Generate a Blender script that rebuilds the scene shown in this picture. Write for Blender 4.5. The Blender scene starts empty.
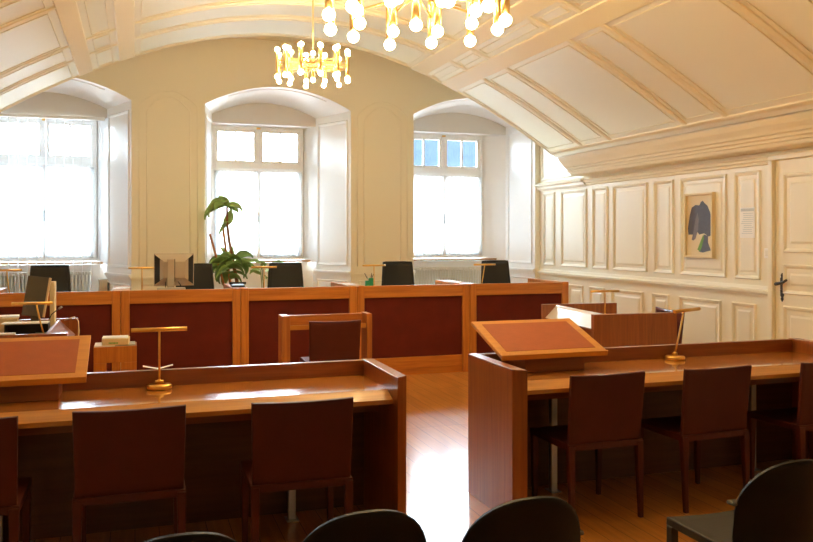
import bpy, bmesh, math, random
from mathutils import Vector, Matrix
random.seed(7)
C = bpy.context.scene
COL = C.collection
R = math.radians
F, CX, HY = 820.0, 406.5, 236.5
YAW = math.atan(271.5 / 820.0)
EYE = Vector((0, 0, 1.6))
FWD = Vector((math.sin(YAW), math.cos(YAW), 0)); RGT = Vector((math.cos(YAW), -math.sin(YAW), 0))

def at(px, py, X=None, Y=None, Z=None):
    d = FWD + RGT * ((px - CX) / F) + Vector((0, 0, 1)) * ((HY - py) / F)
    if X is not None: t = X / d.x
    elif Y is not None: t = Y / d.y
    else: t = (Z - EYE.z) / d.z
    return EYE + d * t

# ------------------------------------------------------------------ camera
cam = bpy.data.objects.new('camera', bpy.data.cameras.new('camera'))
COL.objects.link(cam); C.camera = cam
cam.location = EYE; cam.rotation_euler = (R(90), 0, -YAW)
cam.data.sensor_width = 36; cam.data.lens = F / 813 * 36
cam.data.shift_y = -(271 - HY) / 813
cam.data.clip_start = .02

# ------------------------------------------------------------------ materials
def mat(name): 
    m = bpy.data.materials.new(name); m.use_nodes = True
    return m, m.node_tree.nodes, m.node_tree.links
def pbr(name, col, rough=.5, metal=0, spec=.5, coat=0, var=.0, scale=8, bump=0, bscale=60, sheen=0, emit=None, es=0):
    m, n, l = mat(name); b = n['Principled BSDF']
    b.inputs['Roughness'].default_value = rough; b.inputs['Metallic'].default_value = metal
    b.inputs['Specular IOR Level'].default_value = spec
    b.inputs['Coat Weight'].default_value = coat; b.inputs['Coat Roughness'].default_value = .12
    tc = n.new('ShaderNodeTexCoord')
    nz = n.new('ShaderNodeTexNoise'); nz.inputs['Scale'].default_value = scale; nz.inputs['Detail'].default_value = 4
    l.new(tc.outputs['Object'], nz.inputs['Vector'])
    mx = n.new('ShaderNodeMix'); mx.data_type = 'RGBA'
    mx.inputs[6].default_value = tuple(c * (1 - var) for c in col) + (1,)
    mx.inputs[7].default_value = tuple(min(1, c * (1 + var)) for c in col) + (1,)
    l.new(nz.outputs['Fac'], mx.inputs[0]); l.new(mx.outputs[2], b.inputs['Base Color'])
    if bump:
        n2 = n.new('ShaderNodeTexNoise'); n2.inputs['Scale'].default_value = bscale
        l.new(tc.outputs['Object'], n2.inputs['Vector'])
        bp = n.new('ShaderNodeBump'); bp.inputs['Strength'].default_value = bump; bp.inputs['Distance'].default_value = .004
        l.new(n2.outputs['Fac'], bp.inputs['Height']); l.new(bp.outputs['Normal'], b.inputs['Normal'])
    if emit:
        b.inputs['Emission Color'].default_value = emit + (1,); b.inputs['Emission Strength'].default_value = es
    return m
def wood(name, c1, c2, axis=0, rough=.3, coat=.3, crough=.1):
    m, n, l = mat(name); b = n['Principled BSDF']
    tc = n.new('ShaderNodeTexCoord'); mp = n.new('ShaderNodeMapping')
    s = [28, 28, 28]; s[axis] = 1.6
    mp.inputs['Scale'].default_value = s
    l.new(tc.outputs['Object'], mp.inputs['Vector'])
    nz = n.new('ShaderNodeTexNoise'); nz.inputs['Scale'].default_value = 1.2; nz.inputs['Detail'].default_value = 6
    nz.inputs['Distortion'].default_value = .6
    l.new(mp.outputs[0], nz.inputs['Vector'])
    cr = n.new('ShaderNodeValToRGB')
    cr.color_ramp.elements[0].position = .32; cr.color_ramp.elements[0].color = c1 + (1,)
    cr.color_ramp.elements[1].position = .7; cr.color_ramp.elements[1].color = c2 + (1,)
    l.new(nz.outputs['Fac'], cr.inputs[0]); l.new(cr.outputs[0], b.inputs['Base Color'])
    b.inputs['Roughness'].default_value = rough
    b.inputs['Coat Weight'].default_value = coat; b.inputs['Coat Roughness'].default_value = crough
    return m
W1, W2 = (.46, .155, .028), (.62, .24, .044)
M = {}
M['wood_x'] = wood('cherry_wood_along_x', W1, W2, 0)
M['wood_y'] = wood('cherry_wood_along_y', W1, W2, 1)
M['wood_z'] = wood('cherry_wood_upright', W1, W2, 2)
M['wood_top'] = wood('polished_desk_top', (.45, .165, .035), (.58, .24, .055), 0, .16, .8, .04)
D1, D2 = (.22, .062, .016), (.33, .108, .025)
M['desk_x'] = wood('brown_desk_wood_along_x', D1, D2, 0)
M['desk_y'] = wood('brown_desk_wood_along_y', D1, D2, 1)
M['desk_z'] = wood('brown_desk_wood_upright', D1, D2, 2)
M['witness_x'] = wood('cherry_rail_wood', (.33, .105, .022), (.46, .17, .036), 0)
M['witness_z'] = wood('cherry_post_wood', (.33, .105, .022), (.46, .17, .036), 2)
M['wood_shade'] = wood('shaded_desk_wood', (.07, .02, .007), (.11, .034, .011), 0, .4, .2)  # desk wood darkened to hold the shade under the front desks
M['wood_light'] = wood('pale_cherry_edge', (.42, .17, .03), (.56, .25, .045), 0, .3, .3)
M['lectern_frame'] = wood('honey_wood', (.55, .22, .03), (.68, .30, .045), 0, .35, .2)
M['wood_sill'] = wood('brown_sill_wood', (.30, .16, .07), (.42, .24, .11), 0, .75, 0)
M['red_leather'] = pbr('dark_red_panel', (.12, .013, .007), .6, spec=.25, var=.35, scale=5, bump=.1, bscale=200)
M['lectern_leather'] = pbr('red_brown_leather_inlay', (.37, .085, .022), .55, var=.12, scale=20, bump=.2, bscale=150)
M['chair_leather'] = pbr('dark_brown_saddle_leather', (.072, .013, .009), .45, spec=.3, var=.2, scale=9, bump=.15, bscale=90)
M['chair_leather_shiny'] = pbr('glossy_brown_saddle_leather', (.10, .022, .016), .2, var=.2, scale=9, coat=1)
M['black'] = pbr('black_plastic', (.012, .012, .013), .45, var=.1)
M['mesh_black'] = pbr('black_mesh_fabric', (.028, .030, .034), .75, var=.25, scale=150, bump=.2, bscale=300)
M['black_shell'] = pbr('black_leatherette', (.007, .0065, .006), .5, spec=.2, var=.15, bump=.1, bscale=120)
M['seat_olive'] = pbr('black_seat_upholstery', (.022, .019, .012), .45, spec=.3, var=.15, bump=.1)
M['brass'] = pbr('brass', (.80, .50, .14), .28, metal=1, var=.08)
M['brass_bright'] = pbr('bright_brass', (.93, .68, .30), .3, metal=1, var=.05)
M['steel'] = pbr('grey_steel', (.55, .56, .58), .35, metal=1, var=.05)
M['iron'] = pbr('dark_wrought_iron', (.05, .045, .04), .45, metal=.6, var=.3, scale=60, bump=.4)
M['paint'] = pbr('cream_wall_paint', (.93, .885, .75), .5, var=.012, scale=3, bump=.03, bscale=40)
M['ceiling_paint'] = pbr('cream_ceiling_paint', (.91, .83, .60), .5, var=.012, scale=3)
M['paint_gloss'] = pbr('cream_joinery_paint', (.88, .835, .69), .38, var=.015, scale=3)
M['white_paint'] = pbr('white_joinery_paint', (.93, .93, .92), .35, var=.01, scale=3)
M['linen'] = pbr('pale_grey_board', (.74, .71, .66), .8, var=.03, bump=.1, bscale=200)
M['radiator'] = pbr('radiator_enamel', (.82, .80, .73), .3, var=.02)
M['paper'] = pbr('white_paper', (.88, .88, .88), .7, var=.02)
M['notice'] = pbr('bluish_white_paper', (.93, .95, .97), .6)
M['carton'] = pbr('cream_carton', (.78, .66, .42), .7, var=.05)
M['grey_paper'] = pbr('grey_folder', (.50, .50, .52), .6, var=.05)
M['tan'] = pbr('tan_card', (.62, .48, .30), .7, var=.06)
M['dark_grey'] = pbr('dark_grey_plastic', (.085, .075, .062), .5, var=.08)
M['silver'] = pbr('silver_grey_plastic', (.50, .43, .35), .4, metal=.25, var=.05)
M['grey_plastic'] = pbr('grey_plastic', (.40, .40, .42), .35, var=.1)
M['green'] = pbr('green_plastic', (.03, .32, .16), .4, var=.1)
M['green_dark'] = pbr('dark_green_card', (.06, .12, .03), .6, var=.1)
M['green_print'] = pbr('green_print', (.20, .48, .10), .6)
M['leaf'] = pbr('deep_green_leaf', (.15, .28, .085), .35, var=.6, scale=14)
M['leaf_pale'] = pbr('variegated_leaf', (.30, .48, .16), .35, var=.4, scale=18)
M['stem'] = pbr('woody_stem', (.22, .10, .035), .7, var=.3, scale=30)
M['stake'] = pbr('orange_brown_stake', (.42, .17, .05), .6, var=.2, scale=20)
M['terracotta'] = pbr('terracotta', (.40, .16, .08), .7, var=.1)
M['soil'] = pbr('soil', (.03, .02, .012), .9, var=.3)
M['canvas'] = pbr('cream_canvas', (.80, .68, .47), .8, var=.03, bump=.1, bscale=200)
M['ink_blue'] = pbr('slate_blue_paint', (.105, .105, .145), .7, var=.25, scale=25)
M['ink_blue_pale'] = pbr('paler_slate_paint', (.20, .19, .22), .7, var=.2, scale=25)
M['ink_green'] = pbr('leaf_green_paint', (.16, .32, .06), .7, var=.2)
M['ink_print'] = pbr('blue_grey_print', (.60, .68, .76), .7)
M['bulb'] = pbr('lit_opal_bulb', (1, .95, .85), .3, emit=(1, .75, .365), es=64)
M['roof'] = pbr('blue_grey_roof_tiles', (.013, .017, .024), 1, spec=0, var=.35, scale=3)
M['facade'] = pbr('pale_street_facade', (.62, .60, .56), .8, var=.05)
M['cable'] = pbr('grey_cable', (.30, .26, .20), .5)

def glass_mat():
    m, n, l = mat('window_glass'); n.remove(n['Principled BSDF'])
    t = n.new('ShaderNodeBsdfTransparent'); g = n.new('ShaderNodeBsdfGlossy'); g.inputs['Roughness'].default_value = .02
    f = n.new('ShaderNodeFresnel'); f.inputs[0].default_value = 1.3
    mx = n.new('ShaderNodeMixShader')
    l.new(f.outputs[0], mx.inputs[0]); l.new(t.outputs[0], mx.inputs[1]); l.new(g.outputs[0], mx.inputs[2])
    l.new(mx.outputs[0], n['Material Output'].inputs[0]); return m
M['glass'] = glass_mat()
def sheer_mat(name, alpha, col):
    m, n, l = mat(name); n.remove(n['Principled BSDF'])
    t = n.new('ShaderNodeBsdfTransparent'); tl = n.new('ShaderNodeBsdfTranslucent'); d = n.new('ShaderNodeBsdfDiffuse')
    tl.inputs[0].default_value = col + (1,); d.inputs[0].default_value = col + (1,)
    a = n.new('ShaderNodeMixShader'); a.inputs[0].default_value = .15
    l.new(tl.outputs[0], a.inputs[1]); l.new(d.outputs[0], a.inputs[2])
    tc = n.new('ShaderNodeTexCoord'); nz = n.new('ShaderNodeTexNoise'); nz.inputs['Scale'].default_value = 30
    l.new(tc.outputs['Object'], nz.inputs['Vector'])
    mr = n.new('ShaderNodeMapRange'); mr.inputs[3].default_value = alpha - .08; mr.inputs[4].default_value = alpha + .08
    l.new(nz.outputs['Fac'], mr.inputs[0])
    mx = n.new('ShaderNodeMixShader'); l.new(mr.outputs[0], mx.inputs[0])
    l.new(t.outputs[0], mx.inputs[1]); l.new(a.outputs[0], mx.inputs[2])
    l.new(mx.outputs[0], n['Material Output'].inputs[0]); return m
M['sheer'] = sheer_mat('sheer_white_voile', .8, (.92, .94, .96))
M['drape'] = sheer_mat('white_drape', .85, (.92, .93, .94))
M['slat'] = sheer_mat('white_blind_fabric', .9, (.92, .93, .94))
def floor_mat():
    m, n, l = mat('oak_plank_floor'); b = n['Principled BSDF']
    tc = n.new('ShaderNodeTexCoord'); mp = n.new('ShaderNodeMapping'); mp.inputs['Rotation'].default_value = (0, 0, R(90))
    l.new(tc.outputs['Object'], mp.inputs['Vector'])
    br = n.new('ShaderNodeTexBrick'); br.offset = .0; br.offset_frequency = 2
    br.inputs['Color1'].default_value = (.74, .34, .085, 1); br.inputs['Color2'].default_value = (.60, .255, .06, 1)
    br.inputs['Mortar'].default_value = (.09, .03, .01, 1)
    br.inputs['Scale'].default_value = 1; br.inputs['Mortar Size'].default_value = .0018; br.inputs['Bias'].default_value = 0
    br.inputs['Brick Width'].default_value = 1.62; br.inputs['Row Height'].default_value = .125
    l.new(mp.outputs[0], br.inputs['Vector'])
    m2 = n.new('ShaderNodeMapping'); m2.inputs['Scale'].default_value = (22, 1.5, 1); l.new(tc.outputs['Object'], m2.inputs['Vector'])
    nz = n.new('ShaderNodeTexNoise'); nz.inputs['Scale'].default_value = 1.5; nz.inputs['Detail'].default_value = 6; l.new(m2.outputs[0], nz.inputs['Vector'])
    mx = n.new('ShaderNodeMix'); mx.data_type = 'RGBA'; mx.blend_type = 'MULTIPLY'; mx.inputs[0].default_value = .55
    l.new(br.outputs['Color'], mx.inputs[6])
    cr = n.new('ShaderNodeValToRGB'); cr.color_ramp.elements[0].color = (.5, .45, .4, 1); cr.color_ramp.elements[0].position = .3
    cr.color_ramp.elements[1].position = .7
    l.new(nz.outputs['Fac'], cr.inputs[0]); l.new(cr.outputs[0], mx.inputs[7])
    l.new(mx.outputs[2], b.inputs['Base Color'])
    b.inputs['Roughness'].default_value = .28; b.inputs['Coat Weight'].default_value = .8; b.inputs['Coat Roughness'].default_value = .13
    return m
M['floor'] = floor_mat()

# ------------------------------------------------------------------ mesh builder
class MB:
    def __init__(s): s.bm = bmesh.new()
    def face(s, pts, smooth=False):
        f = s.bm.faces.new([s.bm.verts.new(p) for p in pts]); f.smooth = smooth; return f
    def hexa(s, p):      # 8 points: bottom 4 ccw, top 4 ccw
        v = [s.bm.verts.new(q) for q in p]
        for f in ((3,2,1,0),(4,5,6,7),(0,1,5,4),(1,2,6,5),(2,3,7,6),(3,0,4,7)): s.bm.faces.new([v[i] for i in f])
        return s
    def box(s, x0, x1, y0, y1, z0, z1):
        return s.hexa([(x0,y0,z0),(x1,y0,z0),(x1,y1,z0),(x0,y1,z0),(x0,y0,z1),(x1,y0,z1),(x1,y1,z1),(x0,y1,z1)])
    def prism(s, poly, plane, a, b):   # poly 2-D, extruded along the missing axis from a to b
        def mk(p, t):
            return {'xy': (p[0],p[1],t), 'xz': (p[0],t,p[1]), 'yz': (t,p[0],p[1])}[plane]
        lo = [s.bm.verts.new(mk(p,a)) for p in poly]; hi = [s.bm.verts.new(mk(p,b)) for p in poly]
        n = len(poly)
        s.bm.faces.new(lo[::-1]); s.bm.faces.new(hi)
        for i in range(n): s.bm.faces.new((lo[i], lo[(i+1)%n], hi[(i+1)%n], hi[i]))
        return s
    def tube(s, pts, r, n=10, cap=True):
        pts = [Vector(p) for p in pts]; rr = r if isinstance(r, (list, tuple)) else [r]*len(pts)
        rings = []; up = None
        for i, p in enumerate(pts):
            d = (pts[min(i+1, len(pts)-1)] - pts[max(i-1, 0)]).normalized()
            if up is None:
                up = Vector((0,0,1)) if abs(d.z) < .9 else Vector((1,0,0))
            a = d.cross(up).normalized(); b = a.cross(d).normalized(); up = b
            rings.append([s.bm.verts.new(p + (a*math.cos(2*math.pi*k/n) + b*math.sin(2*math.pi*k/n))*rr[i]) for k in range(n)])
        for A, B in zip(rings, rings[1:]):
            for k in range(n):
                f = s.bm.faces.new((A[k], B[k], B[(k+1)%n], A[(k+1)%n])); f.smooth = True
        if cap:
            s.bm.faces.new(rings[0]); s.bm.faces.new(rings[-1][::-1])
        return s
    def lathe(s, prof, c=(0,0,0), n=24):   # (r, z) pairs around z
        rings = [[s.bm.verts.new((c[0]+max(r,1e-4)*math.cos(2*math.pi*k/n), c[1]+max(r,1e-4)*math.sin(2*math.pi*k/n), c[2]+z)) for k in range(n)] for r, z in prof]
        for A, B in zip(rings, rings[1:]):
            for k in range(n):
                f = s.bm.faces.new((A[k], A[(k+1)%n], B[(k+1)%n], B[k])); f.smooth = True
        s.bm.faces.new(rings[0][::-1]); s.bm.faces.new(rings[-1])
        return s
    def sphere(s, c, r, n=12):
        prof = [(r*math.sin(math.pi*i/n), -r*math.cos(math.pi*i/n)) for i in range(n+1)]
        return s.lathe(prof, c, n*2)
    def sheet(s, fn, nu, nv, th=0, smooth=True):   # fn(u,v)->point; th: thickness vector function or 0
        g = [[s.bm.verts.new(fn(i/nu, j/nv)) for j in range(nv+1)] for i in range(nu+1)]
        fs = []
        for i in range(nu):
            for j in range(nv):
                f = s.bm.faces.new((g[i][j], g[i+1][j], g[i+1][j+1], g[i][j+1])); f.smooth = smooth; fs.append(f)
        if th:
            s.bm.normal_update()
            h = [[s.bm.verts.new(g[i][j].co + g[i][j].normal*th) for j in range(nv+1)] for i in range(nu+1)]
            for i in range(nu):
                for j in range(nv):
                    f = s.bm.faces.new((h[i][j], h[i][j+1], h[i+1][j+1], h[i+1][j])); f.smooth = smooth
            for i in range(nu):
                s.bm.faces.new((g[i][0], h[i][0], h[i+1][0], g[i+1][0])); s.bm.faces.new((g[i][nv], g[i+1][nv], h[i+1][nv], h[i][nv]))
            for j in range(nv):
                s.bm.faces.new((g[0][j], g[0][j+1], h[0][j+1], h[0][j])); s.bm.faces.new((g[nu][j], h[nu][j], h[nu][j+1], g[nu][j+1]))
        return s
    def rot(s, ax, ang, about=(0,0,0), start=0):
        bmesh.ops.rotate(s.bm, verts=list(s.bm.verts)[start:], cent=about, matrix=Matrix.Rotation(ang, 3, ax)); return s
    def build(s, name, m, parent=None, bevel=0, loc=None, fix=True):
        if fix: bmesh.ops.recalc_face_normals(s.bm, faces=s.bm.faces)
        me = bpy.data.meshes.new(name); s.bm.to_mesh(me); s.bm.free()
        me.materials.append(M[m] if isinstance(m, str) else m)
        o = bpy.data.objects.new(name, me); COL.objects.link(o)
        if loc is not None: o.location = loc
        if parent: o.parent = parent
        if bevel:
            b = o.modifiers.new('bevel', 'BEVEL'); b.width = bevel; b.segments = 2; b.limit_method = 'ANGLE'; b.harden_normals = False
        return o

def tag(o, label, cat, group=None):
    o['label'] = label; o['category'] = cat
    if group: o['group'] = group
    return o
def thing(name, label, cat, loc=(0,0,0), rz=0, group=None):
    o = bpy.data.objects.new(name, None); COL.objects.link(o); o.empty_display_size = .1
    o.location = loc; o.rotation_euler = (0, 0, rz)
    return tag(o, label, cat, group)
def structure(o): o['kind'] = 'structure'; return o
def copy_tree(o, parent=None):
    c = o.copy(); COL.objects.link(c)
    if parent: c.parent = parent
    for ch in list(o.children): copy_tree(ch, c)
    return c

# ------------------------------------------------------------------ room dimensions
XR, XL, YW, YI, YG, YV, YF = 6.12, -2.32, 11.73, 12.50, 12.78, 10.3, -3.2
VC, APEX, HALF = 1.84, 4.125, 3.775
WCX = (-1.23, 1.81, 4.87)
def zv(dx): return APEX - (.1125*dx*dx - .00095*dx**4)
def yr(px): return at(px, 200, X=XR).y
ZB = 4.40

structure(MB().box(XL-.1, XR+.1, YF-.1, YG+.2, -.1, 0).build('floor', 'floor'))

# --- wall with the three window niches
NOUT = ((-2.10, -.046), (.925, 3.02), (3.995, 6.035))
NIN = ((-1.98, -.38), (1.085, 2.655), (4.16, 5.885))
def arch(x0, x1, zs, za, n=20):
    c, h = (x0+x1)/2, (x1-x0)/2
    return [(x0 + (x1-x0)*i/n, zs + (za-zs)*(1 - ((x0+(x1-x0)*i/n-c)/h)**2)) for i in range(n+1)]
w = MB()
edges = [XL] + [v for n in NOUT for v in n] + [XR]
for i in range(0, len(edges), 2):
    x0, x1 = edges[i], edges[i+1]
    w.face([(x0,YW,0),(x1,YW,0),(x1,YW,ZB),(x0,YW,ZB)])
for k in range(3):
    ao = arch(*NOUT[k], 3.45, 3.74)
    for p, q in zip(ao, ao[1:]):
        w.face([(p[0],YW,p[1]),(q[0],YW,q[1]),(q[0],YW,ZB),(p[0],YW,ZB)])
structure(w.build('wall_back', 'paint'))
w = MB()
for k in range(3):
    (a0, a1), (b0, b1) = NOUT[k], NIN[k]
    ao, ai = arch(a0, a1, 3.45, 3.74), arch(b0, b1, 3.425, 3.625)
    for s0, s1 in ((a0, b0), (a1, b1)):
        w.face([(s0,YW,0),(s0,YW,3.45),(s1,YI,3.425),(s1,YI,0)])
    for i in range(20):
        p, q, r, t = ao[i], ao[i+1], ai[i+1], ai[i]
        w.face([(p[0],YW,p[1]),(q[0],YW,q[1]),(r[0],YI,r[1]),(t[0],YI,t[1])], True)
    for s, f in ((b0, WCX[k]-.69), (b1, WCX[k]+.69)):
        w.face([(s,YI,0),(s,YI,1.2),(s,YG-.1,1.2),(s,YG-.1,0)])
        w.face([(s,YI,1.2),(s,YI,3.31),(f,YG+.05,3.31),(f,YG+.05,1.2)])
    w.face([(b0,YI,3.30),(b1,YI,3.30),(b1,YG+.1,3.30),(b0,YG+.1,3.30)])
    # wall below the sill and beside the frame
    c = WCX[k]
    w.face([(b0,YG-.1,0),(b1,YG-.1,0),(b1,YG-.1,1.2),(b0,YG-.1,1.2)])
    w.face([(b0,YG-.1,1.2),(b1,YG-.1,1.2),(b1,YG+.1,1.2),(b0,YG+.1,1.2)])
structure(w.build('trim_1', 'white_paint'))
w = MB()      # pale board closing the arch above each window
for k in range(3):
    ai = arch(*NIN[k], 3.425, 3.625)
    w.prism([(NIN[k][0],3.30)] + ai + [(NIN[k][1],3.30)], 'xz', YI-.005, YI+.03)
structure(w.build('trim_2', 'linen'))

def frame_bars(mb, o, u, v, n, u0, u1, v0, v1, wd, h):
    """mitred moulding frame on the plane through o spanned by u, v, rising h along n"""
    o, u, v, n = Vector(o), Vector(u), Vector(v), Vector(n)
    P = lambda a, b, c: o + u*a + v*b + n*c
    i = wd
    out = [(u0,v0),(u1,v0),(u1,v1),(u0,v1)]; inn = [(u0+i,v0+i),(u1-i,v0+i),(u1-i,v1-i),(u0+i,v1-i)]
    for k in range(4):
        a, b, c, d = out[k], out[(k+1)%4], inn[(k+1)%4], inn[k]
        m = lambda p, q, t: (p[0]+(q[0]-p[0])*t, p[1]+(q[1]-p[1])*t)
        lo = [P(*a,-.002), P(*b,-.002), P(*c,-.002), P(*d,-.002)]
        hi = [P(*m(a,d,.25),h), P(*m(b,c,.25),h), P(*m(b,c,.7),h*.7), P(*m(a,d,.7),h*.7)]
        mb.hexa(lo + hi)

# panel mouldings on the niche jambs, ledges at rail height
w = MB()
for k in range(3):
    for s0, s1, sg in ((NOUT[k][0], NIN[k][0], 1), (NOUT[k][1], NIN[k][1], -1)):
        d = Vector((s1-s0, YI-YW, 0)); L = d.length; d.normalize()
        n = Vector((d.y, -d.x, 0)) * sg
        frame_bars(w, (s0,YW,0), d, (0,0,1), n, .07, L-.05, 1.16, 3.33, .05, .016)
        frame_bars(w, (s0,YW,0), d, (0,0,1), n, .07, L-.05, .2, .95, .04, .014)
        for za, zb, hh in ((1.02,1.05,.02),(1.05,1.085,.04)):
            w.hexa([Vector((s0,YW,za)), Vector((s1,YI,za)), Vector((s1,YI,za))+n*hh, Vector((s0,YW,za))+n*hh,
                    Vector((s0,YW,zb)), Vector((s1,YI,zb)), Vector((s1,YI,zb))+n*hh, Vector((s0,YW,zb))+n*hh])
    # thin bead round the arch, on the soffit
    ao, ai = arch(*NOUT[k], 3.45, 3.74), arch(*NIN[k], 3.425, 3.625)
    pts = [Vector((p[0]*.88+q[0]*.12, YW*.88+YI*.12, p[1]*.88+q[1]*.12-.002)) for p, q in zip(ao, ai)][3:-3]
    w.tube(pts, .008, 6)
structure(w.build('trim_3', 'white_paint'))
# blind-arch mouldings and rail on the piers
w = MB()
for x0, x1 in ((NOUT[0][1]+.1, NOUT[1][0]-.1), (NOUT[1][1]+.1, NOUT[2][0]-.1)):
    for ins, zt in ((0, 3.60), (.10, 3.52)):
        a = arch(x0+ins, x1-ins, zt-.2, zt, 16)
        w.tube([(x0+ins,YW-.002,1.16)] + [(p[0],YW-.002,p[1]) for p in a] + [(x1-ins,YW-.002,1.16)], .007, 6)
for x0, x1 in ((NOUT[0][1], NOUT[1][0]), (NOUT[1][1], NOUT[2][0])):
    w.box(x0, x1, YW-.02, YW, 1.02, 1.05)
    frame_bars(w, (0,YW,0), (1,0,0), (0,0,1), (0,-1,0), x0+.12, x1-.12, .25, .95, .03, .01)
structure(w.build('trim_4', 'paint'))

# --- side walls, wall behind the camera, ceilings
structure(MB().box(XR, XR+.12, YF, YG+.1, 0, ZB).build('wall_right', 'paint_gloss'))
structure(MB().box(XL-.12, XL, YF, YG+.1, 0, ZB).build('wall_left', 'paint'))
structure(MB().box(XL-.12, XR+.12, YF-.12, YF, 0, ZB).build('wall_front', 'paint'))
structure(MB().box(XL-.12, XR+.12, YF-.12, YG+.2, ZB, ZB+.1).build('ceiling_bay', 'paint'))
w = MB()
N = 56
prof = [(VC - HALF + 2*HALF*i/N, zv(-HALF + 2*HALF*i/N)) for i in range(N+1)]
for a, b in zip(prof, prof[1:]):
    for off, fl in ((0, 1), (.14, 0)):
        q = [(a[0],YF,a[1]+off),(b[0],YF,b[1]+off),(b[0],YV,b[1]+off),(a[0],YV,a[1]+off)]
        w.face(q, True)
    w.face([(a[0],YV,a[1]),(b[0],YV,b[1]),(b[0],YV,b[1]+.14),(a[0],YV,a[1]+.14)])
bmesh.ops.remove_doubles(w.bm, verts=w.bm.verts, dist=.0005)
structure(w.build('ceiling', 'ceiling_paint'))

def vstrip(mb, d0, d1, y0, y1, h, ch=.012):
    n = max(2, int(abs(d1-d0)/.12))
    def P(d, y, hh):
        s = -(.225*d - .0038*d**3); nn = Vector((s, 0, -1)).normalized()     # inward normal
        return Vector((VC+d, y, zv(d))) + nn*hh
    for i in range(n):
        a, b = d0+(d1-d0)*i/n, d0+(d1-d0)*(i+1)/n
        ea = ch if i == 0 else 0; eb = ch if i == n-1 else 0
        mb.hexa([P(a,y0,-.004),P(b,y0,-.004),P(b,y1,-.004),P(a,y1,-.004),
                 P(a+ea,y0+ch,h),P(b-eb,y0+ch,h),P(b-eb,y1-ch,h),P(a+ea,y1-ch,h)])
RY = [(YV-.05, YV)] + [(y-.04, y+.04) for y in (9.40, 8.72, 7.28, 6.66, 5.24, 4.62, 3.19, 2.57, 1.14, .52)]
RD = [(-3.72,-3.66), (-2.47,-2.30), (-2.03,-1.84), (1.62,1.84), (2.05,2.28), (3.66,3.72)]
w = MB()
for d0, d1 in RD: vstrip(w, d0, d1, .48, YV, .014)
for y0, y1 in RY: vstrip(w, -3.7, 3.7, y0, y1, .009)
structure(w.build('trim_5', 'ceiling_paint'))
w = MB()      # bead frames inside every coffer
for (_, d0), (d1, _) in zip(RD, RD[1:]):
    for (y1, _), (_, y0) in zip(RY, RY[1:]):
        g = .05; b = .014
        a0, a1, c0, c1 = d0+g, d1-g, y0+g, y1-g
        if a1-a0 < .1: g = .03; a0, a1 = d0+g, d1-g
        vstrip(w, a0, a1, c0, c0+b, .006, .004); vstrip(w, a0, a1, c1-b, c1, .006, .004)
        vstrip(w, a0, a0+b, c0, c1, .006, .004); vstrip(w, a1-b, a1, c0, c1, .006, .004)
structure(w.build('trim_6', 'ceiling_paint'))

# --- cornices
CP = [(0,2.33),(.03,2.335),(.035,2.36),(.055,2.37),(.06,2.395),(.08,2.405),(.08,2.42),(.05,2.425),(.05,2.455),(.255,2.462),(.27,2.475),(.28,2.50),(.30,2.505),
      (.31,2.53),(.335,2.54),(.345,2.565),(.375,2.575),(.39,2.60),(.44,2.65),(.475,2.70),(.48,2.76),(.30,2.95),(0,2.95)]
structure(MB().prism([(XR-d, z) for d, z in CP], 'xz', YF, YV-.01).build('trim_7', 'ceiling_paint', bevel=.004))
structure(MB().prism([(XL+d, z) for d, z in CP], 'xz', YF, YV-.01).build('trim_8', 'paint_gloss', bevel=.004))

# --- right wall panelling
DY0, DY1 = 5.62, yr(773.5)-.06      # door opening
w = MB()
nrm = (-1, 0, 0)
def rpanel(px0, px1, z0, z1):
    ya, yb = yr(px1), yr(px0)
    frame_bars(w, (XR,0,0), (0,1,0), (0,0,1), nrm, ya, yb, z0, z1, .045, .022)
    w.hexa([(XR,ya+.075,z0+.075),(XR,yb-.075,z0+.075),(XR,yb-.075,z1-.075),(XR,ya+.075,z1-.075),
            (XR-.008,ya+.095,z0+.095),(XR-.008,yb-.095,z0+.095),(XR-.008,yb-.095,z1-.095),(XR-.008,ya+.095,z1-.095)])
for a, b in ((544,555),(561.5,587),(593,608),(613.5,647.5),(654.5,674),(681,727),(735,761)): rpanel(a, b, 1.15, 2.285)
for a, b in ((543.5,552),(555.5,564.5),(569,583.5),(590,604.5),(612,643.5),(652.5,669.5),(679.5,721.5),(732.5,756.5)): rpanel(a, b, .17, .90)
rpanel(542, 583, 2.48, 4.1)
for y0, y1 in ((DY1+.08, YW),(YF, DY0-.08)):
    w.prism([(XR,.985),(XR-.018,.985),(XR-.022,1.01),(XR-.05,1.02),(XR-.052,1.045),(XR-.02,1.06),(XR-.015,1.09),(XR,1.09)], 'xz', y0, y1)
w.prism([(XR,2.32),(XR-.03,2.32),(XR-.05,2.35),(XR-.05,2.385),(XR-.10,2.395),(XR-.105,2.415),(XR-.03,2.45),(XR,2.45)], 'xz', YV, YW)
# white panelling strip on the back-wall return beside the last niche
structure(w.build('trim_9', 'paint_gloss'))
structure(MB().box(XR-.025, XR, DY1+.08, YW, 0, .14).build('baseboard_right', 'paint_gloss', bevel=.006))

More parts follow.
